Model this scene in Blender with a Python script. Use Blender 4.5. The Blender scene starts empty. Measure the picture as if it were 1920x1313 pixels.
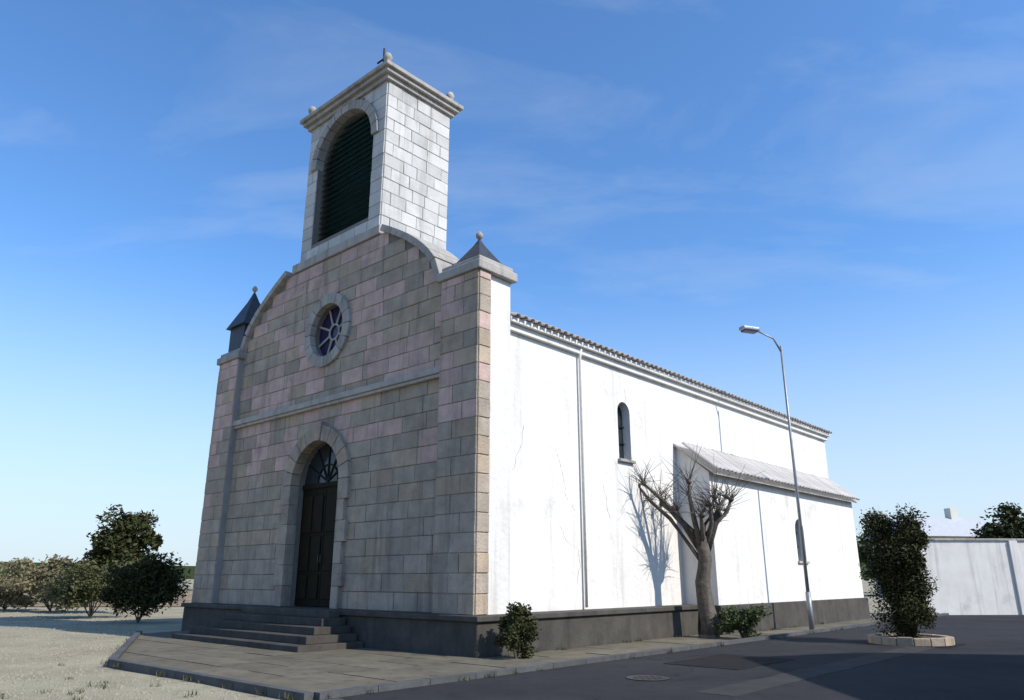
import bpy, bmesh, math, random
from mathutils import Vector, Matrix
R = math.radians
random.seed(7)
sc = bpy.context.scene
col = sc.collection

# ------------------------------------------------------------------ camera
F_PX, HORIZON = 1400.0, 1085.0                     # in pixels of a 1920 px wide frame
PITCH = math.atan((HORIZON - 656.5) / F_PX)
cam_d = bpy.data.cameras.new('camera'); cam = bpy.data.objects.new('camera', cam_d); col.objects.link(cam)
cam.location = (0, 0, 1.6); cam.rotation_euler = (R(90) + PITCH, 0, 0)
cam_d.sensor_width = 36; cam_d.lens = 36 * F_PX / 1920
cam_d.clip_start = 0.1; cam_d.clip_end = 5000
sc.camera = cam

# ------------------------------------------------------------------ sky and sun
SUN_DIR = Vector((0.84, -0.50, 0.86)).normalized()   # towards the sun
elev = math.asin(SUN_DIR.z); az = math.atan2(SUN_DIR.x, SUN_DIR.y)
w = bpy.data.worlds.new('World'); sc.world = w; w.use_nodes = True
nt = w.node_tree; nt.nodes.clear()
sky = nt.nodes.new('ShaderNodeTexSky'); sky.sky_type = 'NISHITA'; sky.sun_disc = False
sky.sun_elevation = elev; sky.sun_rotation = az
sky.air_density = 1.0; sky.dust_density = 0.7; sky.ozone_density = 1.6
bg = nt.nodes.new('ShaderNodeBackground'); bg.inputs['Strength'].default_value = 0.12
wo = nt.nodes.new('ShaderNodeOutputWorld')
# deeper blue, thin cirrus and a pale band of haze low down, the same in every direction
tint = nt.nodes.new('ShaderNodeMix'); tint.data_type = 'RGBA'; tint.blend_type = 'MULTIPLY'; tint.inputs[0].default_value = 1
tint.inputs[7].default_value = (0.80, 1.22, 1.62, 1); nt.links.new(sky.outputs[0], tint.inputs[6])
tcw = nt.nodes.new('ShaderNodeTexCoord'); sep = nt.nodes.new('ShaderNodeSeparateXYZ'); nt.links.new(tcw.outputs['Generated'], sep.inputs[0])
zp = nt.nodes.new('ShaderNodeMath'); zp.operation = 'ADD'; zp.inputs[1].default_value = 0.18; nt.links.new(sep.outputs[2], zp.inputs[0])
dv = nt.nodes.new('ShaderNodeVectorMath'); dv.operation = 'DIVIDE'; nt.links.new(tcw.outputs['Generated'], dv.inputs[0])
cb = nt.nodes.new('ShaderNodeCombineXYZ')
for i in range(3): nt.links.new(zp.outputs[0], cb.inputs[i])
nt.links.new(cb.outputs[0], dv.inputs[1])
mpw = nt.nodes.new('ShaderNodeMapping'); mpw.inputs['Scale'].default_value = (0.9, 1.9, 1); mpw.inputs['Rotation'].default_value = (0, 0, 0.5); mpw.inputs['Location'].default_value = (1.3, 0.4, 0)
nt.links.new(dv.outputs[0], mpw.inputs[0])
cn = nt.nodes.new('ShaderNodeTexNoise'); cn.inputs['Scale'].default_value = 1.5; cn.inputs['Detail'].default_value = 10; cn.inputs['Roughness'].default_value = 0.6; cn.inputs['Distortion'].default_value = 0.5
nt.links.new(mpw.outputs[0], cn.inputs[0])
cm = nt.nodes.new('ShaderNodeMapRange'); cm.inputs['From Min'].default_value = 0.50; cm.inputs['From Max'].default_value = 0.85; cm.inputs['To Max'].default_value = 0.30
nt.links.new(cn.outputs['Fac'], cm.inputs[0])
hz = nt.nodes.new('ShaderNodeMapRange'); hz.interpolation_type = 'SMOOTHSTEP'
hz.inputs['From Min'].default_value = 0.40; hz.inputs['From Max'].default_value = -0.02; hz.inputs['To Max'].default_value = 0.85
nt.links.new(sep.outputs[2], hz.inputs[0])
mx = nt.nodes.new('ShaderNodeMath'); mx.operation = 'MAXIMUM'; nt.links.new(cm.outputs[0], mx.inputs[0]); nt.links.new(hz.outputs[0], mx.inputs[1])
cl = nt.nodes.new('ShaderNodeMix'); cl.data_type = 'RGBA'; cl.inputs[7].default_value = (4.9, 5.45, 6.0, 1)
nt.links.new(mx.outputs[0], cl.inputs[0]); nt.links.new(tint.outputs[2], cl.inputs[6])
nt.links.new(cl.outputs[2], bg.inputs['Color']); nt.links.new(bg.outputs[0], wo.inputs[0])
sd = bpy.data.lights.new('sun', 'SUN'); sd.energy = 4.2; sd.angle = R(0.53); sd.color = (1, 0.955, 0.89)
so = bpy.data.objects.new('sun', sd); col.objects.link(so)
so.rotation_euler = SUN_DIR.to_track_quat('Z', 'Y').to_euler(); so.location = (0, 0, 40)
sc.view_settings.view_transform = 'Standard'; sc.view_settings.look = 'None'
sc.view_settings.exposure = 0.3; sc.view_settings.gamma = 1; sc.view_settings.use_curve_mapping = False

# ------------------------------------------------------------------ materials
MATS = {}
def mat(name, c, c2=None, rough=0.85, scale=3.0, bump=0.25, bscale=30, metal=0.0, c3=None, streak=False, spec=0.3, stains=None):
    if name in MATS: return MATS[name]
    m = bpy.data.materials.new(name); m.use_nodes = True; MATS[name] = m
    n = m.node_tree.nodes; l = m.node_tree.links; b = n['Principled BSDF']
    b.inputs['Specular IOR Level'].default_value = spec; b.inputs['Roughness'].default_value = rough; b.inputs['Metallic'].default_value = metal
    tc = n.new('ShaderNodeTexCoord'); mp = n.new('ShaderNodeMapping')
    l.new(tc.outputs['Object'], mp.inputs[0])
    if streak: mp.inputs['Scale'].default_value = (1, 1, 0.25)
    no = n.new('ShaderNodeTexNoise'); no.inputs['Scale'].default_value = scale; no.inputs['Detail'].default_value = 9
    no.inputs['Roughness'].default_value = 0.62
    l.new(mp.outputs[0], no.inputs[0])
    cr = n.new('ShaderNodeValToRGB'); e = cr.color_ramp.elements
    e[0].position = 0.3; e[1].position = 0.72
    c2 = c2 or tuple(x * 0.8 for x in c)
    e[0].color = (*c2, 1); e[1].color = (*c, 1)
    if c3:
        k = e.new(0.24); k.color = (*c3, 1)
    l.new(no.outputs['Fac'], cr.inputs[0])
    oi = n.new('ShaderNodeObjectInfo'); mr = n.new('ShaderNodeMapRange')
    mr.inputs['To Min'].default_value = 0.88; mr.inputs['To Max'].default_value = 1.1
    l.new(oi.outputs['Random'], mr.inputs[0])
    hs = n.new('ShaderNodeHueSaturation'); l.new(mr.outputs[0], hs.inputs['Value']); l.new(cr.outputs[0], hs.inputs['Color'])
    out = hs.outputs[0]
    if stains:                                  # rain runs and grime patches
        for sc_, lo, hi, amt in (((3.2, 3.2, 0.22), .52, .72, .55), ((0.8, 0.8, 0.8), .56, .74, .5), ((9, 9, 9), .62, .7, .25)):
            m2 = n.new('ShaderNodeMapping'); m2.inputs['Scale'].default_value = sc_; l.new(tc.outputs['Object'], m2.inputs[0])
            n3 = n.new('ShaderNodeTexNoise'); n3.inputs['Scale'].default_value = 1.0; n3.inputs['Detail'].default_value = 8; n3.inputs['Roughness'].default_value = .65; l.new(m2.outputs[0], n3.inputs[0])
            r3 = n.new('ShaderNodeMapRange'); r3.inputs['From Min'].default_value = lo; r3.inputs['From Max'].default_value = hi; r3.inputs['To Max'].default_value = amt; l.new(n3.outputs['Fac'], r3.inputs[0])
            x3 = n.new('ShaderNodeMix'); x3.data_type = 'RGBA'; l.new(r3.outputs[0], x3.inputs[0]); l.new(out, x3.inputs[6]); x3.inputs[7].default_value = (*stains, 1); out = x3.outputs[2]
    l.new(out, b.inputs['Base Color'])
    n2 = n.new('ShaderNodeTexNoise'); n2.inputs['Scale'].default_value = bscale; n2.inputs['Detail'].default_value = 6
    l.new(tc.outputs['Object'], n2.inputs[0])
    bp = n.new('ShaderNodeBump'); bp.inputs['Strength'].default_value = bump; bp.inputs['Distance'].default_value = 0.02
    l.new(n2.outputs['Fac'], bp.inputs['Height']); l.new(bp.outputs[0], b.inputs['Normal'])
    return m
stone = mat('grey_stone', (0.36, 0.335, 0.31), (0.25, 0.235, 0.225), scale=1.6, bump=0.5, c3=(0.19, 0.18, 0.17))
stone2 = mat('pale_stone', (0.42, 0.385, 0.34), (0.30, 0.275, 0.245), scale=2.2, bump=0.6, stains=(0.12, 0.11, 0.10))
dstone = mat('dark_plinth_stone', (0.085, 0.075, 0.062), (0.045, 0.040, 0.034), stains=(0.022, 0.022, 0.018), scale=2, bump=0.5)
mortar = mat('mortar', (0.22, 0.195, 0.17), (0.16, 0.145, 0.125), scale=6)
plaster = mat('white_plaster', (0.78, 0.745, 0.695), (0.70, 0.665, 0.615), scale=1.1, bump=0.8, bscale=7, streak=True, stains=(0.40, 0.365, 0.31))
rooft = mat('pale_roof', (0.50, 0.50, 0.50), (0.40, 0.40, 0.41), scale=4)
wood = mat('dark_wood', (0.020, 0.016, 0.007), (0.010, 0.008, 0.004), rough=0.7, spec=0.15, scale=8, bump=0.2, streak=True)
bronze = mat('bronze', (0.06, 0.10, 0.085), (0.03, 0.05, 0.045), rough=0.45, metal=0.6, scale=6)
iron = mat('iron', (0.02, 0.02, 0.022), rough=0.5, metal=0.5)
glass = mat('window_glass', (0.03, 0.035, 0.04), (0.02, 0.024, 0.028), rough=0.12, bump=0.02, scale=2)
asphalt = mat('asphalt', (0.058, 0.057, 0.060), (0.034, 0.034, 0.036), rough=0.95, spec=0.1, scale=0.35, bump=1.0, bscale=90, stains=(0.024, 0.023, 0.024))
gravel = mat('pale_gravel', (0.38, 0.335, 0.235), (0.25, 0.218, 0.15), rough=0.95, scale=0.5, bump=1.0, bscale=40, spec=0.1, stains=(0.20, 0.18, 0.13))
bark = mat('bark', (0.13, 0.105, 0.08), (0.05, 0.04, 0.032), scale=9, bump=1.0, bscale=16, c3=(0.025, 0.02, 0.016), stains=(0.2, 0.19, 0.16))
leafm = mat('leaves', (0.085, 0.105, 0.04), (0.03, 0.045, 0.018), rough=0.6, scale=3.5, spec=.2)
leafd = mat('dark_leaves', (0.070, 0.072, 0.024), (0.020, 0.025, 0.009), rough=0.7, scale=3.5, spec=0.15)
dry = mat('dry_scrub', (0.25, 0.215, 0.12), (0.12, 0.105, 0.055), rough=0.8, scale=3)
olive = mat('olive_leaves', (0.13, 0.125, 0.055), (0.06, 0.065, 0.025), rough=0.7, scale=3, spec=.15)
greyw = mat('grey_wall', (0.80, 0.755, 0.69), (0.68, 0.64, 0.58), scale=1.2, stains=(0.3, 0.28, 0.25))

blk = [mat('ashlar_grey', (0.42, 0.345, 0.27), (0.28, 0.23, 0.18), scale=2.4, stains=(0.10, 0.09, 0.08), bump=0.9, bscale=18, c3=(0.17, 0.16, 0.15)),
       mat('ashlar_warm', (0.46, 0.355, 0.255), (0.32, 0.25, 0.18), scale=2.4, stains=(0.10, 0.09, 0.08), bump=0.9, bscale=18, c3=(0.17, 0.15, 0.13)),
       mat('ashlar_pink', (0.60, 0.42, 0.355), (0.40, 0.285, 0.24), scale=2.4, stains=(0.10, 0.09, 0.08), bump=0.9, bscale=18, c3=(0.18, 0.14, 0.14))]
pale = [mat('pale_ashlar', (0.54, 0.52, 0.485), (0.48, 0.46, 0.43), stains=(0.25, 0.23, 0.2), scale=2.4, bump=0.6, bscale=18), mat('pale_ashlar_grey', (0.55, 0.535, 0.50), (0.43, 0.42, 0.395), stains=(0.25, 0.23, 0.2), scale=2.4, bump=0.6, bscale=18)]
louvre = mat('teal_louvre_paint', (0.05, 0.14, 0.165), (0.03, 0.09, 0.105), rough=0.5, scale=5)
slate = mat('dark_slate', (0.045, 0.05, 0.06), (0.028, 0.03, 0.037), rough=0.5, scale=5)
stained = mat('stained_glass', (0.05, 0.03, 0.09), (0.015, 0.02, 0.06), rough=0.15, scale=5, bump=0.05)
steel = mat('galvanised_steel', (0.30, 0.31, 0.32), (0.22, 0.23, 0.24), rough=0.45, metal=0.4, scale=6)
tile = mat('weathered_tile', (0.52, 0.48, 0.44), (0.38, 0.345, 0.315), scale=5, bump=0.5)
paint = mat('road_paint', (0.72, 0.72, 0.70), (0.5, 0.5, 0.49), scale=6)
slabm = mat('forecourt_slab', (0.16, 0.138, 0.095), (0.105, 0.09, 0.064), stains=(0.035, 0.032, 0.026), rough=0.9, scale=1.5, bump=0.5)
kerbm = mat('kerb_granite', (0.10, 0.10, 0.098), (0.06, 0.06, 0.06), scale=4, bump=0.5)
render_w = mat('house_render', (0.62, 0.58, 0.50), (0.52, 0.48, 0.42), scale=1.0, streak=True)
# ------------------------------------------------------------------ helpers
def tag(o, label=None, cat=None, group=None, kind=None):
    for k, v in (('label', label), ('category', cat), ('group', group), ('kind', kind)):
        if v: o[k] = v
    return o
def empty(name, loc, rz=0, label=None, cat=None, group=None):
    o = bpy.data.objects.new(name, None); col.objects.link(o); o.location = loc; o.rotation_euler = (0, 0, rz)
    o.empty_display_size = 0.3
    return tag(o, label, cat, group)
class MB:
    def __init__(s): s.b = bmesh.new()
    def box(s, x0, x1, y0, y1, z0, z1):
        v = [s.b.verts.new((x, y, z)) for z in (z0, z1) for x, y in ((x0, y0), (x1, y0), (x1, y1), (x0, y1))]
        for f in ((3, 2, 1, 0), (4, 5, 6, 7), (0, 1, 5, 4), (1, 2, 6, 5), (2, 3, 7, 6), (3, 0, 4, 7)):
            s.b.faces.new([v[i] for i in f])
        return s
    def prism(s, pts, axis, a0, a1):
        """2D polygon pts extruded along axis (0: pts are (y,z); 1: pts are (x,z); 2: (x,y))"""
        def P(p, a):
            return (a, p[0], p[1]) if axis == 0 else (p[0], a, p[1]) if axis == 1 else (p[0], p[1], a)
        A = [s.b.verts.new(P(p, a0)) for p in pts]; B = [s.b.verts.new(P(p, a1)) for p in pts]
        s.b.faces.new(A); s.b.faces.new(B[::-1])
        n = len(pts)
        for i in range(n): s.b.faces.new([A[i], A[(i+1) % n], B[(i+1) % n], B[i]][::-1])
        return s
    def lathe(s, prof, cx=0, cy=0, n=24):
        rings = [[s.b.verts.new((cx + r*math.cos(2*math.pi*i/n), cy + r*math.sin(2*math.pi*i/n), z)) for i in range(n)] for r, z in prof]
        for a, b in zip(rings, rings[1:]):
            for i in range(n): s.b.faces.new([a[i], a[(i+1) % n], b[(i+1) % n], b[i]])
        s.b.faces.new(rings[0][::-1]); s.b.faces.new(rings[-1])
        return s
    def tube(s, pts, r0, r1=None, n=8):
        r1 = r0 if r1 is None else r1; rings = []
        for k, p in enumerate(pts):
            p = Vector(p); q0 = Vector(pts[max(0, k-1)]); q1 = Vector(pts[min(len(pts)-1, k+1)])
            d = (q1 - q0).normalized(); u = d.orthogonal().normalized(); v = d.cross(u)
            r = r0 + (r1 - r0) * k / max(1, len(pts)-1)
            rings.append([s.b.verts.new(p + (u*math.cos(2*math.pi*i/n) + v*math.sin(2*math.pi*i/n))*r) for i in range(n)])
        for a, b in zip(rings, rings[1:]):
            # orthogonal() may flip; connect nearest
            off = min(range(n), key=lambda o: (a[0].co - b[o].co).length)
            for i in range(n): s.b.faces.new([a[i], a[(i+1) % n], b[(i+1+off) % n], b[(i+off) % n]])
        s.b.faces.new(rings[0][::-1]); s.b.faces.new(rings[-1])
        return s
    def build(s, name, m, parent=None, bevel=0, smooth=False):
        bmesh.ops.recalc_face_normals(s.b, faces=s.b.faces)
        me = bpy.data.meshes.new(name); s.b.to_mesh(me); s.b.free(); me.materials.append(m)
        if smooth:
            for p in me.polygons: p.use_smooth = True
        o = bpy.data.objects.new(name, me); col.objects.link(o)
        if parent: o.parent = parent
        if bevel:
            md = o.modifiers.new('bevel', 'BEVEL'); md.width = bevel; md.segments = 2; md.limit_method = 'ANGLE'
        return o
def cut(o, cutter_mb):
    """boolean difference, applied"""
    c = cutter_mb.build('tmp', mortar, o.parent)
    md = o.modifiers.new('b', 'BOOLEAN'); md.object = c; md.operation = 'DIFFERENCE'; md.solver = 'EXACT'
    dg = bpy.context.evaluated_depsgraph_get(); dg.update()
    me = bpy.data.meshes.new_from_object(o.evaluated_get(dg)); o.modifiers.remove(md)
    old = o.data; o.data = me; bpy.data.meshes.remove(old); bpy.data.objects.remove(c, do_unlink=True)
def arch_pts(c, half, z0, zs, n=14):
    """round-headed opening outline"""
    return [(c - half, z0), (c + half, z0)] + [(c + half*math.cos(math.pi*i/n), zs + half*math.sin(math.pi*i/n)) for i in range(n+1)]
def arch_ring(c, half, w, z0, zs, n=14):
    o = [(c + (half+w)*math.cos(math.pi*i/n), zs + (half+w)*math.sin(math.pi*i/n)) for i in range(n+1)]
    i_ = [(c + half*math.cos(math.pi*i/n), zs + half*math.sin(math.pi*i/n)) for i in range(n+1)]
    return [(c + half + w, z0)] + o + [(c - half - w, z0), (c - half, z0)] + i_[::-1] + [(c + half, z0)]

# ------------------------------------------------------------------ ground
ground_b = bmesh.new()
# one sheet to the horizon, denser and slightly uneven near the church
xs = [-2500, -900, -300, -120] + [-60 + 1.5*i for i in range(81)] + [120, 300, 900, 2500]
ys = [-300, -60] + [-15 + 1.5*i for i in range(61)] + [110, 200, 500, 1200, 3000]
from mathutils import noise
def gz(x, y):
    if abs(x) > 60 or y > 75 or y < -15: return 0.0
    return 0.0 if x > -2.0 - 0.0*y else -0.02 + 0.035*(noise.noise(Vector((x*.35, y*.35, 0))) - 0.3)
gv = [[ground_b.verts.new((x, y, gz(x, y))) for x in xs] for y in ys]
for j in range(len(ys)-1):
    for i in range(len(xs)-1): ground_b.faces.new([gv[j][i], gv[j][i+1], gv[j+1][i+1], gv[j+1][i]])
gme = bpy.data.meshes.new('ground'); ground_b.to_mesh(gme); ground_b.free(); gme.materials.append(gravel)
for p_ in gme.polygons: p_.use_smooth = True
go = bpy.data.objects.new('ground', gme); col.objects.link(go); tag(go, kind='structure')

ANG = math.atan2(0.74, 0.67)
D = 17.0
C = Vector((-0.044*D, D, 0))
ca, sa = math.cos(ANG), math.sin(ANG)
def W(x, y, z=0): return C + Vector((x*ca - y*sa, x*sa + y*ca, z))
def at(px, Y, z=0): return Vector(((px - 960)/1464*Y, Y, z))
# road and dark forecourt in the church's own frame
road = empty('road_frame', C, ANG); bpy.data.objects.remove(road)
EDGE = 8.0
rd = MB().prism([(p.x, p.y) for p in [W(-60, -3.1), W(-60, -70), W(80, -70), W(80, -2.4), W(-5.6, -2.4), W(-6.2, -3.1)]], 2, -0.2, 0.012).build('road', asphalt); tag(rd, kind='structure')
# forecourt: slabs between the road and the gravel
fc = MB().prism([(p.x, p.y) for p in [W(-5.6, -2.4), W(60, -2.4), W(60, 0), W(0, 0), W(0, 12.4), W(-1.8, 12.4), W(-5.6, 4.4)]], 2, -0.2, 0.02).build('forecourt', mortar); tag(fc, kind='structure')
fc.data.materials[0] = dstone
rs = random.Random(3); n_s = 0
def slab(x0, x1, y0, y1, y1b=None):
    h = 0.034 + rs.uniform(0, .012); g = 0.008
    b = MB(); yb = y1 if y1b is None else y1b
    P4 = [W(x0+g, y0+g), W(x1-g, y0+g), W(x1-g, yb-g), W(x0+g, y1-g)]
    b.prism([(p.x, p.y) for p in P4], 2, 0.0, h).build('paving_slab', slabm, fc)
x = -5.5
while x < -0.4:
    wd = 0.85; yy = -2.3; off = rs.uniform(0, .6); ymax = min(12.3, 4.4 + (x + 5.6)*2.1); first = True
    while yy < ymax - .1:
        L = 1.2 if not first else 0.5 + off; first = False
        
        if yy + L + .5 > ymax: slab(x, x + wd, yy, ymax, min(12.3, 4.4 + (x + wd + 5.6)*2.1)); break
        slab(x, x + wd, yy, yy + L); yy += L
    x += wd
x = -0.4
while x < 24: slab(x, x + 1.2, -2.3, -1.35); slab(x, x+1.2, -1.35, -0.4); x += 1.2
kb = MB()
def kerb(xa, ya, xb, yb, n):
    for i in range(n):
        t0, t1 = i/n, (i+1)/n
        p, q = W(xa+(xb-xa)*t0, ya+(yb-ya)*t0), W(xa+(xb-xa)*t1, ya+(yb-ya)*t1)
        d = (q-p).normalized(); nn = Vector((-d.y, d.x, 0))*0.075; p = p + d*.006; q = q - d*.006
        MB().prism([((p-nn).x, (p-nn).y), ((q-nn).x, (q-nn).y), ((q+nn).x, (q+nn).y), ((p+nn).x, (p+nn).y)], 2, -0.1, 0.10).build('kerb_stone', kerbm, kroot)
kroot = bpy.data.objects.new('kerb', None); col.objects.link(kroot); tag(kroot, kind='structure')
kerb(-5.6, -2.45, 45, -2.45, 50); kerb(-5.68, -2.4, -5.68, 4.4, 7); kerb(-5.68, 4.4, -1.85, 12.45, 9); kerb(-30, -3.15, -5.7, -3.15, 26)

# ------------------------------------------------------------------ church
church = empty('church', C, ANG, 'white plastered church with grey stone front and tall square belfry with dark louvres', 'church')
P = 0.85
FW, NL = 12.6, 22.5
def plain(name, z1, z0, mt, out, parent=church): pass
MB().box(-0.35, NL + 0.3, -0.35, FW + 0.35, 0, P - 0.12).build('plinth', dstone, church, 0.03)
MB().box(-0.42, NL + 0.37, -0.42, FW + 0.42, P - 0.12, P).build('plinth_course', dstone, church, 0.02)
cY = FW/2 + 0.15
SH, GT = 8.9, 11.2                                   # shoulder and gable top
bl, br = cY - 2.1, cY + 2.1
def gable_curve(n=10):
    """concave sweep from the right shoulder up to the belfry foot (y, z)"""
    pts = []
    for i in range(n+1):
        t = i/n; pts.append((1.5 + (bl - 0.35 - 1.5)*t, SH + (GT - SH)*(t**0.55)))
    return pts
gr_ = gable_curve(); gl_ = [(2*cY - y, z) for y, z in gr_][::-1]
gl_ = [(min(y, FW), z) for y, z in gl_]
outline = [(0.02, P), (FW - .02, P), (FW - .02, SH)] + gl_ + gr_ + [(0.02, SH)]
# dedupe
ol = []
for p_ in (outline[:3] + gl_[::-1] + gr_[::-1] + [(0.02, SH)]):
    if not ol or (abs(p_[0]-ol[-1][0]) + abs(p_[1]-ol[-1][1])) > 1e-4: ol.append(p_)
front = MB().prism(ol, 0, 0.03, 0.98).build('front_wall', mortar, church)
cut(front, MB().prism(arch_pts(cY, 1.2, P - 0.1, 4.2), 0, -0.5, 0.75))
OZ, OR_ = 8.75, 0.85
cut(front, MB().prism([(cY + OR_*math.cos(2*math.pi*i/28), OZ + OR_*math.sin(2*math.pi*i/28)) for i in range(28)], 0, -0.5, 0.5))
def top_at(y):
    yy = min(y, 2*cY - y)
    if yy <= 1.5: return SH
    if yy >= bl - .35: return GT
    return SH + (GT - SH)*(((yy - 1.5)/(bl - .35 - 1.5))**0.55)
def block(axis, a, sgn, u0, u1, z0, z1, m, parent, d=0.03):
    """chamfered stone face; axis 0: lies at x=a, u is y; axis 1: lies at y=a, u is x; sgn = outward direction"""
    g = 0.007; c = 0.014; b = bmesh.new()
    def V(u, z, o): return b.verts.new((a + sgn*o, u, z) if axis == 0 else (u, a + sgn*o, z))
    j = lambda: rs.uniform(-.004, .004)
    A = [(u0+g+j(), z0+g+j()), (u1-g+j(), z0+g+j()), (u1-g+j(), z1-g+j()), (u0+g+j(), z1-g+j())]
    I = [(u0+g+c, z0+g+c), (u1-g-c, z0+g+c), (u1-g-c, z1-g-c), (u0+g+c, z1-g-c)]
    d += rs.uniform(-.006, .008)
    r0 = [V(u, z, -.02) for u, z in A]; r1 = [V(u, z, d - .01) for u, z in A]; r2 = [V(u, z, d + rs.uniform(-.003, .003)) for u, z in I]
    for p, q in ((r0, r1), (r1, r2)):
        for i in range(4): b.faces.new([p[i], p[(i+1) % 4], q[(i+1) % 4], q[i]])
    b.faces.new(r2); bmesh.ops.recalc_face_normals(b, faces=b.faces)
    if (axis == 0 and b.faces[-1:] is None): pass
    me = bpy.data.meshes.new('stone_block'); b.to_mesh(me); b.free(); me.materials.append(m)
    o = bpy.data.objects.new('stone_block', me); col.objects.link(o); o.parent = parent
    return o
PALE = False
def pick(z):
    if PALE: return pale[rs.randrange(2)]
    t = (z - 4.5)/5
    r = rs.random()
    if r < max(0, min(.5, (z - 3.2)/7)): return blk[2]
    return blk[1] if r > .8 else blk[0]
def course(axis, a, sgn, z0, z1, spans, L, parent, lo):
    for u0, u1 in spans:
        if u1 - u0 < .12: continue
        u = u0; first = True
        while u < u1 - 1e-3:
            l = L*rs.uniform(.8, 1.25)*(0.55 if first and lo else 1); first = False
            e = u + l
            if u1 - e < .3: e = u1
            block(axis, a, sgn, u, e, z0, z1, pick(z0), parent); u = e
def without(spans, a, b):
    out = []
    for u0, u1 in spans:
        if b <= u0 or a >= u1: out.append((u0, u1)); continue
        if a > u0: out.append((u0, a))
        if b < u1: out.append((b, u1))
    return out
z = P; k = 0
while z < GT - .05:
    h = min(0.43, GT - z); z1 = z + h; zm = z + h/2
    ys_ = [y*.05 for y in range(1, int(FW/.05)) if top_at(y*.05) >= z1 - .12]
    lo_, hi_ = (0.03, FW - .03) if z1 <= SH + .12 else (min(ys_), max(ys_))
    sp = [(lo_, hi_)]
    if zm < 4.2: sp = without(sp, cY - 1.35, cY + 1.35)
    elif zm < 4.2 + 1.4: w_ = math.sqrt(max(0, 1.4**2 - (zm-4.2)**2)); sp = without(sp, cY - w_, cY + w_)
    if abs(zm - OZ) < OR_ + .12: w_ = math.sqrt((OR_+.16)**2 - (zm-OZ)**2); sp = without(sp, cY - w_, cY + w_)
    course(0, 0.03, -1, z, z1, sp, 0.92, front, k % 2); z = z1; k += 1
# coping following the gable: short stones
cp = gr_ ; 
def coping(pts, name='coping_stone'):
    for (y0, z0), (y1, z1) in zip(pts, pts[1:]):
        d = Vector((y1-y0, z1-z0)); 
        if d.length < .05: continue
        d.normalize(); nn = Vector((-d.y, d.x)) * (0.2 if d.x > 0 else -0.2); e = d*.004
        q = [(y0+e.x, z0+e.y), (y1-e.x, z1-e.y), (y1-e.x+nn.x, z1-e.y+nn.y), (y0+e.x+nn.x, z0+e.y+nn.y)]
        MB().prism(q, 0, -0.16, 1.1).build(name, stone2, front, 0.015)
coping(gr_[::1]); coping([p_ for p_ in gl_[::1]])
# corner pilasters and pinnacles with dark caps
for y in (-0.12, FW - 1.2):
    pl = MB().box(-0.2, 0.2, y, y + 1.32, P, SH - .1).build('corner_pilaster', stone, church, 0.02)
    z = P
    while z < SH - .15:
        z1 = min(z + .43, SH - .1)
        sp_ = y + (.5 if int(z/.43) % 2 else .82)
        block(0, -0.2, -1, y, sp_, z, z1, pick(z), pl); block(0, -0.2, -1, sp_, y + 1.32, z, z1, pick(z), pl)
        if y < 0: block(1, -0.12, -1, -0.2, 0.2, z, z1, pick(z), pl)
        z = z1
    MB().box(-0.3, 1.1, y - .1, y + 1.42, SH - .1, SH + .14).box(-0.22, 1.02, y - .02, y + 1.34, SH + .14, SH + .28).build('pilaster_capital', stone2, church, 0.03)
    tall = y > 1
    h0 = .95 if tall else 0.12; h1 = 1.5 if tall else .75; Q = .62 if tall else .44
    pn = MB().box(-0.05, 0.95, y + .16, y + 1.16, SH + .28, SH + .28 + h0).build('pinnacle', slate, church, 0.02)
    b = MB(); zz = SH + .28 + h0; ym = y + .66; q = Q
    v = [b.b.verts.new(c_) for c_ in ((.45-q, ym-q, zz), (.45+q, ym-q, zz), (.45+q, ym+q, zz), (.45-q, ym+q, zz), (.45-q*.25, ym-q*.25, zz+h1*.7), (.45+q*.25, ym-q*.25, zz+h1*.7), (.45+q*.25, ym+q*.25, zz+h1*.7), (.45-q*.25, ym+q*.25, zz+h1*.7), (.45, ym, zz+h1))]
    b.b.faces.new(v[:4])
    for i in range(4): b.b.faces.new([v[i], v[(i+1) % 4], v[4+(i+1) % 4], v[4+i]]); b.b.faces.new([v[4+i], v[4+(i+1) % 4], v[8]])
    b.build('pinnacle_cap', slate, pn)
    MB().lathe([(.02, zz+h1-.05), (.09, zz+h1+.02), (.1, zz+h1+.09), (.05, zz+h1+.17), (.01, zz+h1+.2)], .45, ym, 12).build('finial', stone2, pn, smooth=True)
# string course broken by the oculus zone
MB().box(-0.17, 0.0, 1.2, FW - 1.2, 6.45, 6.62).box(-0.12, 0.0, 1.2, FW-1.2, 6.36, 6.45).build('string_course', stone2, church, 0.02)
# oculus
ocr = MB(); nseg = 16
oc = None
for i in range(nseg):
    a0, a1 = 2*math.pi*i/nseg + .01, 2*math.pi*(i+1)/nseg - .01
    r0, r1 = OR_ - .02, OR_ + .3
    pts = [(cY + r0*math.cos(a0), OZ + r0*math.sin(a0)), (cY + r1*math.cos(a0), OZ + r1*math.sin(a0)), (cY + r1*math.cos((a0+a1)/2), OZ + r1*math.sin((a0+a1)/2)), (cY + r1*math.cos(a1), OZ + r1*math.sin(a1)), (cY + r0*math.cos(a1), OZ + r0*math.sin(a1)), (cY + r0*math.cos((a0+a1)/2), OZ + r0*math.sin((a0+a1)/2))]
    MB().prism(pts, 0, -0.1, 0.1).build('voussoir', stone2, front, 0.008)
oc = MB().prism([(cY + OR_*math.cos(2*math.pi*i/28), OZ + OR_*math.sin(2*math.pi*i/28)) for i in range(28)], 0, 0.26, 0.3).build('oculus_window', stained, church)
tr = MB()
for i in range(8):
    a = math.pi*i/4 + .39
    tr.tube([(.22, cY + .24*math.cos(a), OZ + .24*math.sin(a)), (.22, cY + .84*math.cos(a), OZ + .84*math.sin(a))], .035)
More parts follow.
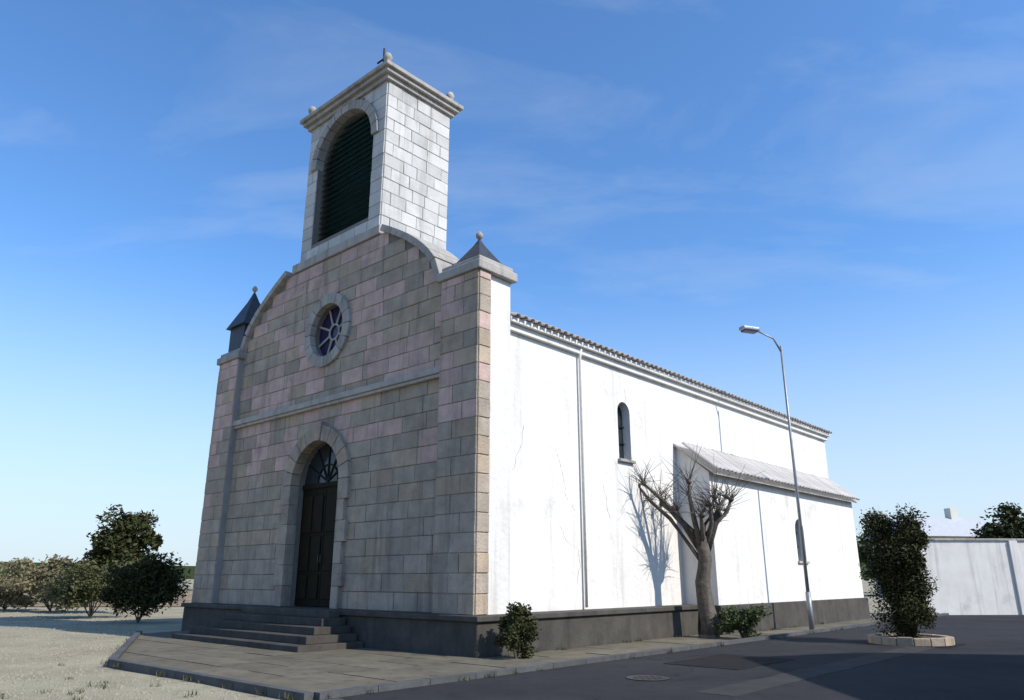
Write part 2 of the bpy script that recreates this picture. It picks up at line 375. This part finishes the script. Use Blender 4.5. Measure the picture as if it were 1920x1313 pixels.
ring = [(.22, cY + .24*math.cos(2*math.pi*i/20), OZ + .24*math.sin(2*math.pi*i/20)) for i in range(21)]; tr.tube(ring, .035)
tr.build('tracery', stone2, oc)
# doorway: voussoirs and jamb stones
for i in range(11):
    a0, a1 = math.pi*i/11 + .008, math.pi*(i+1)/11 - .008
    q = lambda r, a: (cY + r*math.cos(a), 4.2 + r*math.sin(a))
    MB().prism([q(1.18, a0), q(1.62 + (.12 if i == 5 else 0), a0), q(1.62 + (.12 if i == 5 else 0), a1), q(1.18, a1), q(1.18, (a0+a1)/2)], 0, -0.12 - (.04 if i == 5 else 0), 0.2).build('voussoir', blk[i % 2], front, 0.01)
for sd_ in (-1, 1):
    z = P; i = 0
    while z < 4.15:
        z1 = min(z + .56, 4.2); wj = 1.62 if i % 2 else 1.5
        u = sorted((cY + sd_*1.18, cY + sd_*wj)); MB().box(-0.12, 0.2, u[0], u[1], z + .004, z1 - .004).build('jamb_stone', blk[0], front, 0.01)
        z = z1; i += 1
for k in (-1, 1):
    u = sorted((cY + k*.012, cY + k*1.19))
    lf = MB().box(0.35, 0.43, u[0], u[1], P + .02, 4.1).build('door_leaf', wood, church)
    for a in range(2):
        for zi, (za, zb) in enumerate(((.2, .85), (.95, 1.9), (2.0, 3.05))):
            y0 = cY + k*(0.1 + a*0.54); y1 = y0 + k*0.44
            MB().box(0.315, 0.35, min(y0, y1), max(y0, y1), P + za, P + zb).build('door_panel', wood, lf, 0.02)
    MB().tube([(.30, cY + k*.06, 2.0), (.25, cY + k*.06, 2.03), (.25, cY + k*.06, 2.22), (.30, cY + k*.06, 2.25)], .014).build('door_handle', bronze, lf)
tm = MB().box(.3, .45, cY - 1.19, cY + 1.19, 4.1, 4.24).build('transom', wood, church, .01)
fg = MB().prism(arch_pts(cY, 1.19, 4.24, 4.25), 0, 0.37, 0.40).build('fanlight', glass, church)
fl = MB()
for a in range(1, 6):
    t = math.pi*a/6
    fl.tube([(0.35, cY, 4.26), (0.35, cY + 1.18*math.cos(t), 4.26 + 1.15*math.sin(t))], 0.022)
fl.tube([(.35, cY + .5*math.cos(math.pi*i/12), 4.26 + .5*math.sin(math.pi*i/12)) for i in range(13)], .02)
fl.build('fanlight_bar', iron, fg)
for i in range(5):
    e = 0.25*(4-i)
    MB().box(-0.40 - 0.36*(5-i), -0.43, cY - 2.1 - e, cY + 2.1 + e, 0.17*i + (0.0 if i == 0 else 0.0), 0.17*(i+1) - .002).build('step', dstone if i % 5 else dstone, church, 0.012)
# belfry
BZ, BT = GT - .6, 16.6
bd = 2.75
bw = MB().box(0.12, bd, bl, br, GT - .7, BT).build('belfry', mortar, church)
OH, OZ0, OZ1 = 1.52, GT + 0.85, 14.85
cut(bw, MB().prism(arch_pts(cY, OH, OZ0, OZ1), 0, -0.5, 0.75))
sx = (0.12 + bd)/2
z = GT + .3; k = 0
MB().box(-0.06, bd + .18, bl - .2, br + .2, GT, GT + .3).build('belfry_sill', stone2, bw, .03)
while z < BT - .02:
    z1 = min(z + .42, BT); zm = (z + z1)/2
    sp = [(bl, br)]; s2 = [(.12, bd)]
    if OZ0 < zm < OZ1: sp = without(sp, cY - OH, cY + OH)
    elif OZ1 <= zm and z < OZ1 + OH + .05: w_ = math.sqrt(max(.01, (OH+.06)**2 - max(0, z - OZ1)**2)); sp = without(sp, cY - w_, cY + w_)
    PALE = True
    course(0, .12, -1, z, z1, sp, .6, bw, k % 2); course(1, bl, -1, z, z1, s2, .62, bw, (k+1) % 2)
    z = z1; k += 1
for i in range(13):
    a0, a1 = math.pi*i/13 + .008, math.pi*(i+1)/13 - .008
    q = lambda r, a: (cY + r*math.cos(a), OZ1 + r*math.sin(a))
    MB().prism([q(OH-.01, a0), q(OH + .3, a0), q(OH + .3, a1), q(OH-.01, a1), q(OH-.01, (a0+a1)/2)], 0, 0.0, 0.3).build('voussoir', stone2, bw, .008)
MB().prism(arch_pts(cY, OH, OZ0, OZ1), 0, 0.7, 0.74).build('louvre_backing', louvre, bw)
z = OZ0 + .06
while z < OZ1 + OH - .1:
    hw = OH - .03 if z < OZ1 else math.sqrt(max(.02, (OH-.03)**2 - (z + .1 - OZ1)**2))
    MB().prism([(.3, z), (.33, z), (.58, z + .2), (.55, z + .2)], 1, cY - hw, cY + hw).build('louvre_slat', louvre, bw); z += .2
MB().box(0.0, bd + .12, bl - .12, br + .12, BT, BT + .16).box(-0.12, bd + .24, bl - .24, br + .24, BT + .16, BT + .3).box(-.22, bd + .34, bl - .34, br + .34, BT + .3, BT + .44).build('cornice', stone2, bw, 0.02)
# low pyramidal roof, corner balls and an iron cross
b = MB(); zz = BT + .44
v = [b.b.verts.new(c_) for c_ in ((-.05, bl-.15, zz), (bd+.17, bl-.15, zz), (bd+.17, br+.15, zz), (-.05, br+.15, zz), (sx, cY, zz + 1.5))]
b.b.faces.new(v[:4][::-1])
for i in range(4): b.b.faces.new([v[i], v[(i+1) % 4], v[4]])
b.build('belfry_roof', slate, bw)
cr_ = MB().tube([(sx, cY, zz + 1.35), (sx, cY, zz + 2.7)], .035)
cr_.tube([(sx, cY - .35, zz + 2.25), (sx, cY + .35, zz + 2.25)], .035); cr_.build('cross', iron, bw)
for xx in (.05, bd):
    for yy in (bl, br):
        MB().lathe([(.12, zz), (.1, zz+.1), (.05, zz + .18), (.13, zz + .28), (.15, zz+.38), (.1, zz + .5), (.01, zz + .55)], xx, yy, 14).build('finial', stone2, bw, smooth=True)
# nave
NH = 7.9
MB().box(.21, .984, -.06, .12, P, SH - .1).build('front_return', plaster, church)
nw = MB().box(0.985, NL, 0.15, FW - 0.15, P, NH).build('nave_wall', plaster, church)
for x in (6.2,):
    cut(nw, MB().prism(arch_pts(x, 0.32, 4.9, 6.3), 1, 0.0, 0.5))
    wn = MB().prism(arch_pts(x, 0.32, 4.9, 6.3), 1, 0.42, 0.45).build('window', glass, church)
    MB().box(x - 0.02, x + 0.02, 0.37, 0.41, 4.9, 6.6).box(x-0.32, x+0.32, 0.37, 0.41, 5.4, 5.44).box(x-0.32, x+0.32, 0.37, 0.41, 5.9, 5.94).build('glazing_bar', iron, wn)
    MB().box(x - .4, x + .4, 0.05, .3, 4.82, 4.9).build('window_sill', stone2, wn, .01)
MB().box(0.99, NL + 0.1, 0.03, 0.2, NH - .3, NH - .12).box(.99, NL + .15, -.09, .2, NH - .12, NH + .02).build('eave_cornice', plaster, church, 0.015)
MB().prism([(-.1, NH + .02), (FW + .1, NH + .02), (FW/2, NH + 2.2)], 0, 1.0, NL + 0.15).build('roof', tile, church)
def tile_row(x0, x1, y, z, slope, parent, ln=1.0):
    n = int((x1 - x0)/.27); me = None
    b = MB(); pr = []
    for i in range(9): a = math.pi*i/8; pr.append((.105*math.cos(a), .09*math.sin(a)))
    for i in range(8, -1, -1): a = math.pi*i/8; pr.append((.088*math.cos(a), .073*math.sin(a)))
    o0 = b.prism(pr, 1, 0, ln)
    first = b.build('roof_tile', tile, parent)
    for i in range(n):
        o = first if i == 0 else first.copy()
        if i: col.objects.link(o)
        o.location = (x0 + .13 + i*.27, y - rs.uniform(0, .02), z + rs.uniform(-.006, .006)); o.rotation_euler = (slope, 0, rs.uniform(-.015, .015))
tile_row(1.0, NL + .1, -.2, NH + .0, math.atan2(2.2, FW/2), church)
# side aisle with lean-to roof and buttresses
A0, A1, AP, AH = 9.1, 21.7, -0.95, 4.75
al = MB().box(A0, A1, AP, 0.155, P - .0, AH).build('aisle_wall', plaster, church)
MB().box(A0 - .12, A1 + .12, AP - .12, -0.42, 0, P).build('aisle_plinth', dstone, church, .02)
MB().prism([(AP + .01, AH), (0.15, AH), (0.15, AH + .9)], 0, A0 + .01, A1 - .01).build('aisle_gable', plaster, church)
MB().prism([(AP - 0.22, AH - .09), (AP - 0.22, AH - .03), (0.15, AH + 1.0), (0.15, AH + .92)], 0, A0 - .14, A1 + .14).build('aisle_roof', tile, church)
tile_row(A0 - .1, A1 + .1, AP - .32, AH + .02, math.atan2(.94, 1.17), church, 1.5)
for x in (15.7,):
    cut(al, MB().prism(arch_pts(x, .38, 2.2, 3.3), 1, AP - .2, AP + .35))
    wn = MB().prism(arch_pts(x, .38, 2.2, 3.3), 1, AP + .3, AP + .33).build('window', glass, church)
    MB().box(x - .02, x + .02, AP + .24, AP + .28, 2.2, 3.66).box(x-.38, x+.38, AP + .24, AP + .28, 2.7, 2.74).box(x-.38, x+.38, AP + .24, AP + .28, 3.2, 3.24).build('glazing_bar', iron, wn)
    MB().box(x - .46, x + .46, AP - .08, AP + .2, 2.12, 2.2).build('window_sill', stone2, wn, .01)
for x in (4.0,):
    dp = MB().tube([(x, .0, NH - .1), (x, .06, NH - .4), (x, .06, P + .05)], .04).build('downpipe', plaster, church, smooth=True)

# ------------------------------------------------------------------ vegetation
def foliage(name, m, parent, rx, ry, rz, n, size, cz, seed=1, lobes_n=46):
    rnd = random.Random(seed); b = bmesh.new()
    lobes = []
    for _ in range(lobes_n):
        d = Vector((rnd.gauss(0, 1), rnd.gauss(0, 1), rnd.gauss(0, 1))).normalized() * rnd.uniform(.2, .85)
        lobes.append((d.x*rx, d.y*ry, cz + d.z*rz, rnd.uniform(.16, .38)))
    for _ in range(n):
        lx, ly, lz, s_ = rnd.choice(lobes)
        d = Vector((rnd.gauss(0, 1), rnd.gauss(0, 1), rnd.gauss(0, 1))).normalized() * (rnd.random()**0.5) * rnd.choice((1, 1, 1, 1.25))
        p = Vector((lx + d.x*rx*s_*1.2, ly + d.y*ry*s_*1.2, max(0.05, lz + d.z*rz*s_)))
        u = Vector((rnd.gauss(0, 1), rnd.gauss(0, 1), rnd.gauss(0, .7))).normalized(); v_ = u.orthogonal().normalized()
        v_.rotate(Matrix.Rotation(rnd.uniform(0, 6), 3, u))
        q = size*rnd.uniform(.5, 1.4)
        b.faces.new([b.verts.new(p + u*q), b.verts.new(p + v_*q*.42), b.verts.new(p - u*q), b.verts.new(p - v_*q*.42)])
    me = bpy.data.meshes.new(name); b.to_mesh(me); b.free(); me.materials.append(m)
    o = bpy.data.objects.new(name, me); col.objects.link(o); o.parent = parent
    return o
def tree(loc, H, Rr, m, label, name='tree', cat='tree', n=9000, size=0.12, cz=.62, rz=.4, seed=1):
    rnd = random.Random(seed)
    t = empty(name, loc, rnd.uniform(0, 6), label, cat)
    top = Vector((.1*Rr, 0, H*.55))
    b = MB().tube([(0, 0, -0.1), (0.05*Rr, .03, H*.2), top*.8, top + Vector((0, 0, H*.2))], 0.028*H, 0.008*H)
    for k in range(9):
        a = k*2.4; s0 = Vector((.05*Rr, .02, H*(.2+.035*k))); e = Vector((Rr*.7*math.cos(a), Rr*.7*math.sin(a), H*(.45 + .045*k)))
        b.tube([s0, (s0 + e)/2 + Vector((0, 0, .05*H)), e], 0.012*H, 0.003*H, 6)
    b.build('trunk', bark, t)
    foliage('crown', m, t, Rr, Rr, H*rz, n, size, H*cz, seed)
    return t
def bush(loc, rx, ry, h, m, label, n=6000, size=.07, seed=1, name='bush', cat='bush'):
    t = empty(name, loc, 0, label, cat)
    b = MB(); rnd = random.Random(seed)
    for k in range(7): b.tube([(0, 0, 0), (rx*rnd.uniform(-.6, .6), ry*rnd.uniform(-.6, .6), h*.7)], .03, .01, 5)
    b.build('stem', bark, t); foliage('foliage', m, t, rx, ry, h*.55, n, size, h*.5, seed, 34); return t
tree(at(228, 38), 5.0, 1.6, leafd, 'tall dark tree standing behind the bushes left of the church', seed=4, n=12000, size=.13)
bush(at(270, 30), 1.5, 1.3, 2.7, leafd, 'round dark green bush nearest the left corner of the church front', seed=5, n=16000, size=.08)
bush(at(180, 34), 2.4, 1.8, 2.5, olive, 'wide olive green bush between the dark bush and the dry scrub', seed=6, n=9000, size=.09)
bush(at(105, 40), 2.6, 2.0, 3.0, dry, 'dry brownish scrub bush at the far left', seed=7, n=9000, size=.1)
bush(at(20, 42), 2.6, 2.0, 2.3, dry, 'low dry scrub bush cut by the left edge of the picture', seed=8, n=8000, size=.1)
# low stone wall behind the gravel yard
lw = empty('low_stone_wall', (-46, 47, 0), 0, 'low rubble stone wall along the back of the gravel yard', 'wall')
MB().box(0, 34, 0.02, .42, -.1, .95).build('wall_core', mortar, lw)
k = 0
for row in range(3):
    x = 15.0
    while x < 33.6:
        l = rs.uniform(.45, .8); block(1, .02, -1, x, x + l, row*.32, row*.32 + .32, blk[rs.randrange(2)], lw, .04); x += l
for i in range(24): MB().box(.0 + i*1.42, 1.4 + i*1.42, -.06, .5, .95 + rs.uniform(0, .02), 1.07).build('coping_stone', stone2, lw, .02)
tree(at(1690, 20.5), 3.55, 1.0, leafd, 'small dense dark tree at the kerb beyond the end of the church', seed=11, n=34000, size=.045, cz=.62, rz=.36)
bush(at(1698, 20.3), .85, .7, 1.9, leafd, 'dark shrub growing round the foot of the small kerbside tree', seed=12, n=20000, size=.04)
bush(at(1385, 21.6), .8, .55, 1.0, leafm, 'low green shrub at the foot of the side aisle wall', seed=13, n=6000, size=.05)
bush(at(968, 16.4), .42, .4, 1.15, leafd, 'dark clipped shrub by the stone corner of the church', seed=14, n=6000, size=.04)
tree(at(1915, 50), 6.4, 2.6, leafd, 'dark tree rising behind the right end of the boundary wall', seed=15, n=12000, size=.16)
for i, (px, Y, h, r, lb) in enumerate(((1775, 75, 6.2, 3.6, 'grey green tree just right of the dark kerbside tree, behind the wall'), (1835, 80, 6.6, 4.0, 'wide pale tree behind the middle of the boundary wall'), (1660, 90, 7.2, 4, 'distant tree beside the end gable of the church'))):
    tree(at(px, Y), h, r, leafm, lb, seed=20 + i, n=7000, size=.28)
wl = empty('boundary_wall', at(1722, 36), R(3), 'pale rendered boundary wall right of the kerbside tree', 'wall')
MB().box(0, 16, 0, 0.35, -0.2, 3.3).build('wall', greyw, wl)
for i in range(16): MB().box(i + .003, i + .997, -0.07, 0.42, 3.3, 3.4).build('coping_stone', stone2, wl, .015)
for i in range(4): MB().box(i*4.6 - .02, i*4.6 + .38, -.1, .0, -.2, 3.299).build('pier', greyw, wl, .015)
pt = empty('pollarded_tree', at(1322, 22.0), 0, 'bare brown pollarded tree in front of the near end of the side aisle', 'tree')
b = MB().tube([(0, 0, -.1), (.0, 0, .12)], .36, .28, 12).tube([(0, 0, 0), (.05, 0, .4), (-.03, .03, .9), (-.07, .02, 1.5), (.03, -.03, 2.1), (.0, 0, 2.75)], .27, .17, 12)
rp = random.Random(2); tips = []
for k in range(11):
    zb = 1.9 + .8*rp.random(); a = k*2.4 + rp.uniform(-.3, .3); l = rp.uniform(.7, 1.35)*(1.5 if math.cos(a) < -.3 else .8)
    e = Vector((l*math.cos(a), l*.6*math.sin(a), 2.6 + rp.uniform(.7, 1.7))); m_ = Vector((e.x*.45, e.y*.45, 2.6 + (e.z - 2.6)*.35))
    m_ += Vector((rp.uniform(-.12, .12), rp.uniform(-.12, .12), .1)); m2 = (m_ + e)/2 + Vector((rp.uniform(-.12, .12), 0, rp.uniform(-.1, .1)))
    b.tube([(0, 0, zb), m_, m2, e], rp.uniform(.06, .11), .035, 8); b.lathe([(.02, e.z-.07), (.075, e.z-.03), (.085, e.z + .03), (.04, e.z + .08)], e.x, e.y, 8); tips += [e, m2]
b.build('trunk', bark, pt, smooth=True)
tw = MB()
for e in tips:
    for k in range(14):
        d = Vector((rp.gauss(0, .5), rp.gauss(0, .5), abs(rp.gauss(.5, .5)))) ; d.x -= .15
        tw.tube([e, e + d*.35 + Vector((rp.uniform(-.05, .05), 0, .05)), e + d*.8], .014, .004, 4)
tag(tw.build('twigs', bark, pt), kind='stuff')
# ------------------------------------------------------------------ street lamp
sl = empty('street_lamp', at(1512, 25.0), R(200), 'slim grey steel street lamp in front of the side aisle', 'street lamp'); sl.scale = (1.15, 1.15, 1.19)
MB().tube([(0, 0, 0), (0, 0, 1.0)], .07, .07, 14).build('base_sleeve', steel, sl, smooth=True)
MB().tube([(0, 0, .9), (0, 0, 4.5), (0, 0, 7.9)], .05, .034, 14).build('pole', steel, sl, smooth=True)
MB().tube([(0, 0, 7.7), (.25, 0, 8.1), (.9, 0, 8.3)], .03, .025, 10).build('arm', steel, sl, smooth=True)
MB().box(.8, 1.4, -.13, .13, 8.24, 8.36).build('lamp_head', steel, sl, .04)
MB().box(.88, 1.34, -.1, .1, 8.2, 8.245).build('lamp_glass', stained, sl)
# ------------------------------------------------------------------ unseen house, added outside the frame to the right to shade the road
hs = empty('house', (12.0, -14, 0), 0, 'unseen cream rendered two storey house added on the right to shade the road', 'house')
hw_ = MB().box(0, 9, 0, 26.5, 0, 7.0).build('wall', render_w, hs)
MB().prism([(-.4, 7.0), (9.4, 7.0), (4.5, 9.0)], 1, -.3, 26.8).build('roof', tile, hs)
for j in range(6):
    for zc in (1.0, 4.2):
        y = 1.6 + j*4.3
        fr = MB().box(-.05, -.005, y, y + 1.2, zc, zc + 1.5).build('window', stone2, hs)
        MB().box(-.06, -.052, y + .1, y + .56, zc + .1, zc + 1.4).box(-.06, -.052, y + .64, y + 1.1, zc + .1, zc + 1.4).build('pane', glass, fr)
for j in range(2):
    y = 1.6 + j*4.3
hl = MB().prism([(-2400, 0), (-1400, 45), (-700, 30), (-300, 18), (100, 24), (600, 45), (1000, 62), (1500, 50), (2400, 0)], 1, 2000, 2150).build('hills', leafm); tag(hl, kind='structure')

# ------------------------------------------------------------------ ground litter, road fittings
rl = random.Random(9)
def world_inv(p): d = p - C; return d.x*ca + d.y*sa, -d.x*sa + d.y*ca
vs, fs = [], []
def pebble(p, q):
    n0 = len(vs); a = rl.uniform(0, 6)
    for k in range(5): vs.append((p.x + q*math.cos(a + k*1.257)*rl.uniform(.7, 1.2), p.y + q*math.sin(a + k*1.257)*rl.uniform(.7, 1.2), p.z - .005))
    vs.append((p.x, p.y, p.z + q*rl.uniform(.5, .9)))
    for k in range(5): fs.append((n0 + k, n0 + (k+1) % 5, n0 + 5))
c_ = 0
while c_ < 16000:
    Y = 9 + 40*rl.random()**2; X = -rl.uniform(0.12, .75)*Y
    lx, ly = world_inv(Vector((X, Y, 0)))
    if (lx > -5.9 and ly < 4.8) or ly < -3.3 or (lx > -5.9 and ly < 4.6 + (lx + 5.8)*2.1) or (lx > -.6 and ly < 13.2): continue
    pebble(Vector((X, Y, gz(X, Y))), (.007 + .028*rl.random()**3)*(1 + Y/50)); c_ += 1
me = bpy.data.meshes.new('loose_stones'); me.from_pydata(vs, [], fs); me.materials.append(mat('pebble', (0.34, 0.30, 0.22), (0.2, 0.18, 0.135), scale=4))
o = bpy.data.objects.new('loose_stones', me); col.objects.link(o); tag(o, 'small loose stones scattered over the pale gravel yard', 'gravel', kind='stuff')
b = bmesh.new()
def tuft(p, h, n):
    for k in range(n):
        a = rl.uniform(0, 6.28); u = Vector((math.cos(a), math.sin(a), 0)); w_ = Vector((-u.y, u.x, 0))*.006*(1 + h*3); q = p + Vector((rl.gauss(0, .05), rl.gauss(0, .05), 0))
        b.faces.new([b.verts.new(q - w_), b.verts.new(q + w_), b.verts.new(q + u*h*rl.uniform(.2, .7) + Vector((0, 0, h*rl.uniform(.5, 1))))])
for k in range(260):                              # along plinth, kerbs and wall foot
    m_ = rl.random()
    if m_ < .25: p = W(rl.uniform(.0, 9), -.44 - abs(rl.gauss(0, .03)), .03)
    elif m_ < .45: p = W(rl.uniform(9.2, 22), -1.1 - abs(rl.gauss(0, .03)), .03)
    elif m_ < .7: p = W(rl.uniform(-5.6, 22), -2.56, .012)
    elif m_ < .85: t = rl.random(); p = W(-5.8 + 3.83*t, 4.4 + 8.05*t, 0)
    else: p = W(-5.8, rl.uniform(-2.4, 4.4), 0)
    if noise.noise(Vector((p.x*.9, p.y*.9, 7))) < .0: continue
    tuft(p, rl.uniform(.04, .16), 9)
for k in range(420):
    Y = rl.uniform(11, 45); X = -rl.uniform(.3, .75)*Y; lx, ly = world_inv(Vector((X, Y, 0)))
    if (lx > -6.2) or ly < -3.3: continue
    if noise.noise(Vector((X*.3, Y*.3, 3))) > -.05: tuft(Vector((X, Y, gz(X, Y))), rl.uniform(.03, .12), 12)
me = bpy.data.meshes.new('weeds'); b.to_mesh(me); b.free(); me.materials.append(mat('weed', (0.10, 0.095, 0.045), (0.055, 0.06, 0.028), scale=2))
o = bpy.data.objects.new('weeds', me); col.objects.link(o); tag(o, 'sparse dry weeds in the gravel and along the kerb and plinth', 'weeds', kind='stuff')
# resurfaced patches and a manhole cover in the road
pm = mat('asphalt_patch', (0.028, 0.027, 0.028), (0.02, 0.02, 0.02), rough=0.95, spec=.1, scale=2, bump=1.0, bscale=90)
pm2 = mat('worn_asphalt', (0.066, 0.063, 0.062), (0.046, 0.044, 0.043), rough=0.95, spec=.1, scale=2, bump=1.0, bscale=90)
for (x0, x1, y0, y1, m_) in ((1.5, 4.0, -5.2, -3.6, pm), (-1.5, 9.0, -6.6, -6.0, pm2), (9.0, 10.6, -6.9, -5.6, pm)):
    n_ = 14; pts = []
    for (xa, ya), (xb, yb) in zip(((x0, y0), (x1, y0), (x1, y1), (x0, y1)), ((x1, y0), (x1, y1), (x0, y1), (x0, y0))):
        for k in range(n_): t = k/n_; p = W(xa + (xb-xa)*t + rl.uniform(-.03, .03), ya + (yb-ya)*t + rl.uniform(-.03, .03)); pts.append((p.x, p.y))
    tag(MB().prism(pts, 2, 0, .017 if m_ is pm2 else .021).build('road_patch', m_), kind='structure')
p = W(-.6, -4.6)
mh = empty('manhole_cover', (p.x, p.y, .012), 0, 'round iron manhole cover in the road before the church corner', 'manhole cover')
MB().lathe([(.36, 0), (.36, .012), (.31, .014)], n=32).build('rim', iron, mh)
cv = MB().lathe([(.30, 0), (.30, .012)], n=32)
cv.build('cover', iron, mh)
for i in range(5):
    for j in range(5):
        if abs(i-2) + abs(j-2) < 4: MB().box(-.21 + .1*i - .03, -.21 + .1*i + .035, -.21 + .1*j - .03, -.21 + .1*j + .035, .0121, .018).build('stud', iron, mh)
# cracks
vs, fs = [], []
for k in range(9):
    p = W(rl.uniform(-4, 12), rl.uniform(-9, -3)); a = rl.uniform(0, 6.28); 
    for i in range(40):
        a += rl.gauss(0, .35); q = p + Vector((math.cos(a), math.sin(a), 0))*.11
        d = (q-p).normalized(); w_ = Vector((-d.y, d.x, 0))*rl.uniform(.004, .011)
        if p.y < 9: p = q; continue
        n0 = len(vs); vs += [tuple(p - w_ + Vector((0,0,.0165))), tuple(p + w_ + Vector((0,0,.0165))), tuple(q + w_ + Vector((0,0,.0165))), tuple(q - w_ + Vector((0,0,.0165)))]; fs.append((n0, n0+1, n0+2, n0+3)); p = q
me = bpy.data.meshes.new('road_cracks'); me.from_pydata(vs, [], fs); me.materials.append(mat('crack_fill', (0.012, 0.012, 0.012)))
o = bpy.data.objects.new('road_cracks', me); col.objects.link(o); o.parent = rd

# low ring of stones and earth round the kerbside tree
tp = empty('tree_planter', at(1690, 20.5), 0, 'low round stone planter ring full of earth under the kerbside tree', 'planter')
for i in range(16):
    a0, a1 = 2*math.pi*i/16 + .01, 2*math.pi*(i+1)/16 - .01
    MB().prism([(.82*math.cos(a0), .82*math.sin(a0)), (1.0*math.cos(a0), 1.0*math.sin(a0)), (1.0*math.cos(a1), 1.0*math.sin(a1)), (.82*math.cos(a1), .82*math.sin(a1))], 2, 0, .2 + rs.uniform(-.01, .012)).build('planter_stone', blk[i % 2], tp, .015)
MB().lathe([(.84, .0), (.84, .13), (.5, .17), (.1, .19)], n=24).build('earth', mat('earth', (0.08, 0.06, 0.04), scale=5, bump=1), tp)

fh = empty('farmhouse', at(1738, 70), R(12), 'low cream house with grey roof partly hidden behind the boundary wall', 'house')
MB().box(0, 9, 0, 7, -.2, 5.4).build('wall', render_w, fh)
MB().prism([(-.5, 5.3), (7.5, 5.3), (3.5, 7.3)], 0, -.4, 9.4).build('roof', rooft, fh)
MB().box(6.4, 7.2, 3.1, 3.9, 6.6, 8.2).build('chimney', render_w, fh, .02)
for x in (1.2, 4.0, 6.8):
    f_ = MB().box(x, x + 1.0, -.06, -.002, 3.0, 4.4).build('window', stone2, fh); MB().box(x + .1, x + .46, -.08, -.062, 3.1, 4.3).box(x + .54, x + .9, -.08, -.062, 3.1, 4.3).build('pane', glass, f_)
# hairline cracks and patched spots on the long wall
cs, cf = [], []
for k in range(7):
    x = rl.uniform(1.6, 8.6); z = rl.uniform(2, 7.2); a = rl.choice((-1.57, -1.2, -1.9))
    for i in range(rl.randint(12, 34)):
        a += rl.gauss(0, .35); x2 = x + .07*math.cos(a); z2 = z + .07*math.sin(a); w_ = rl.uniform(.002, .006)
        if z2 < P or x2 < 1.1 or x2 > 8.9 or (5.7 < x2 < 6.7 and 4.7 < z2 < 6.7): break
        n0 = len(cs); cs += [(x - w_, .146, z), (x + w_, .146, z), (x2 + w_, .146, z2), (x2 - w_, .146, z2)]; cf.append((n0, n0+1, n0+2, n0+3)); x, z = x2, z2
me = bpy.data.meshes.new('plaster_cracks'); me.from_pydata(cs, [], cf); me.materials.append(mat('crack_shade', (0.16, 0.145, 0.12)))
o = bpy.data.objects.new('plaster_cracks', me); col.objects.link(o); o.parent = nw; tag(o, kind='stuff')
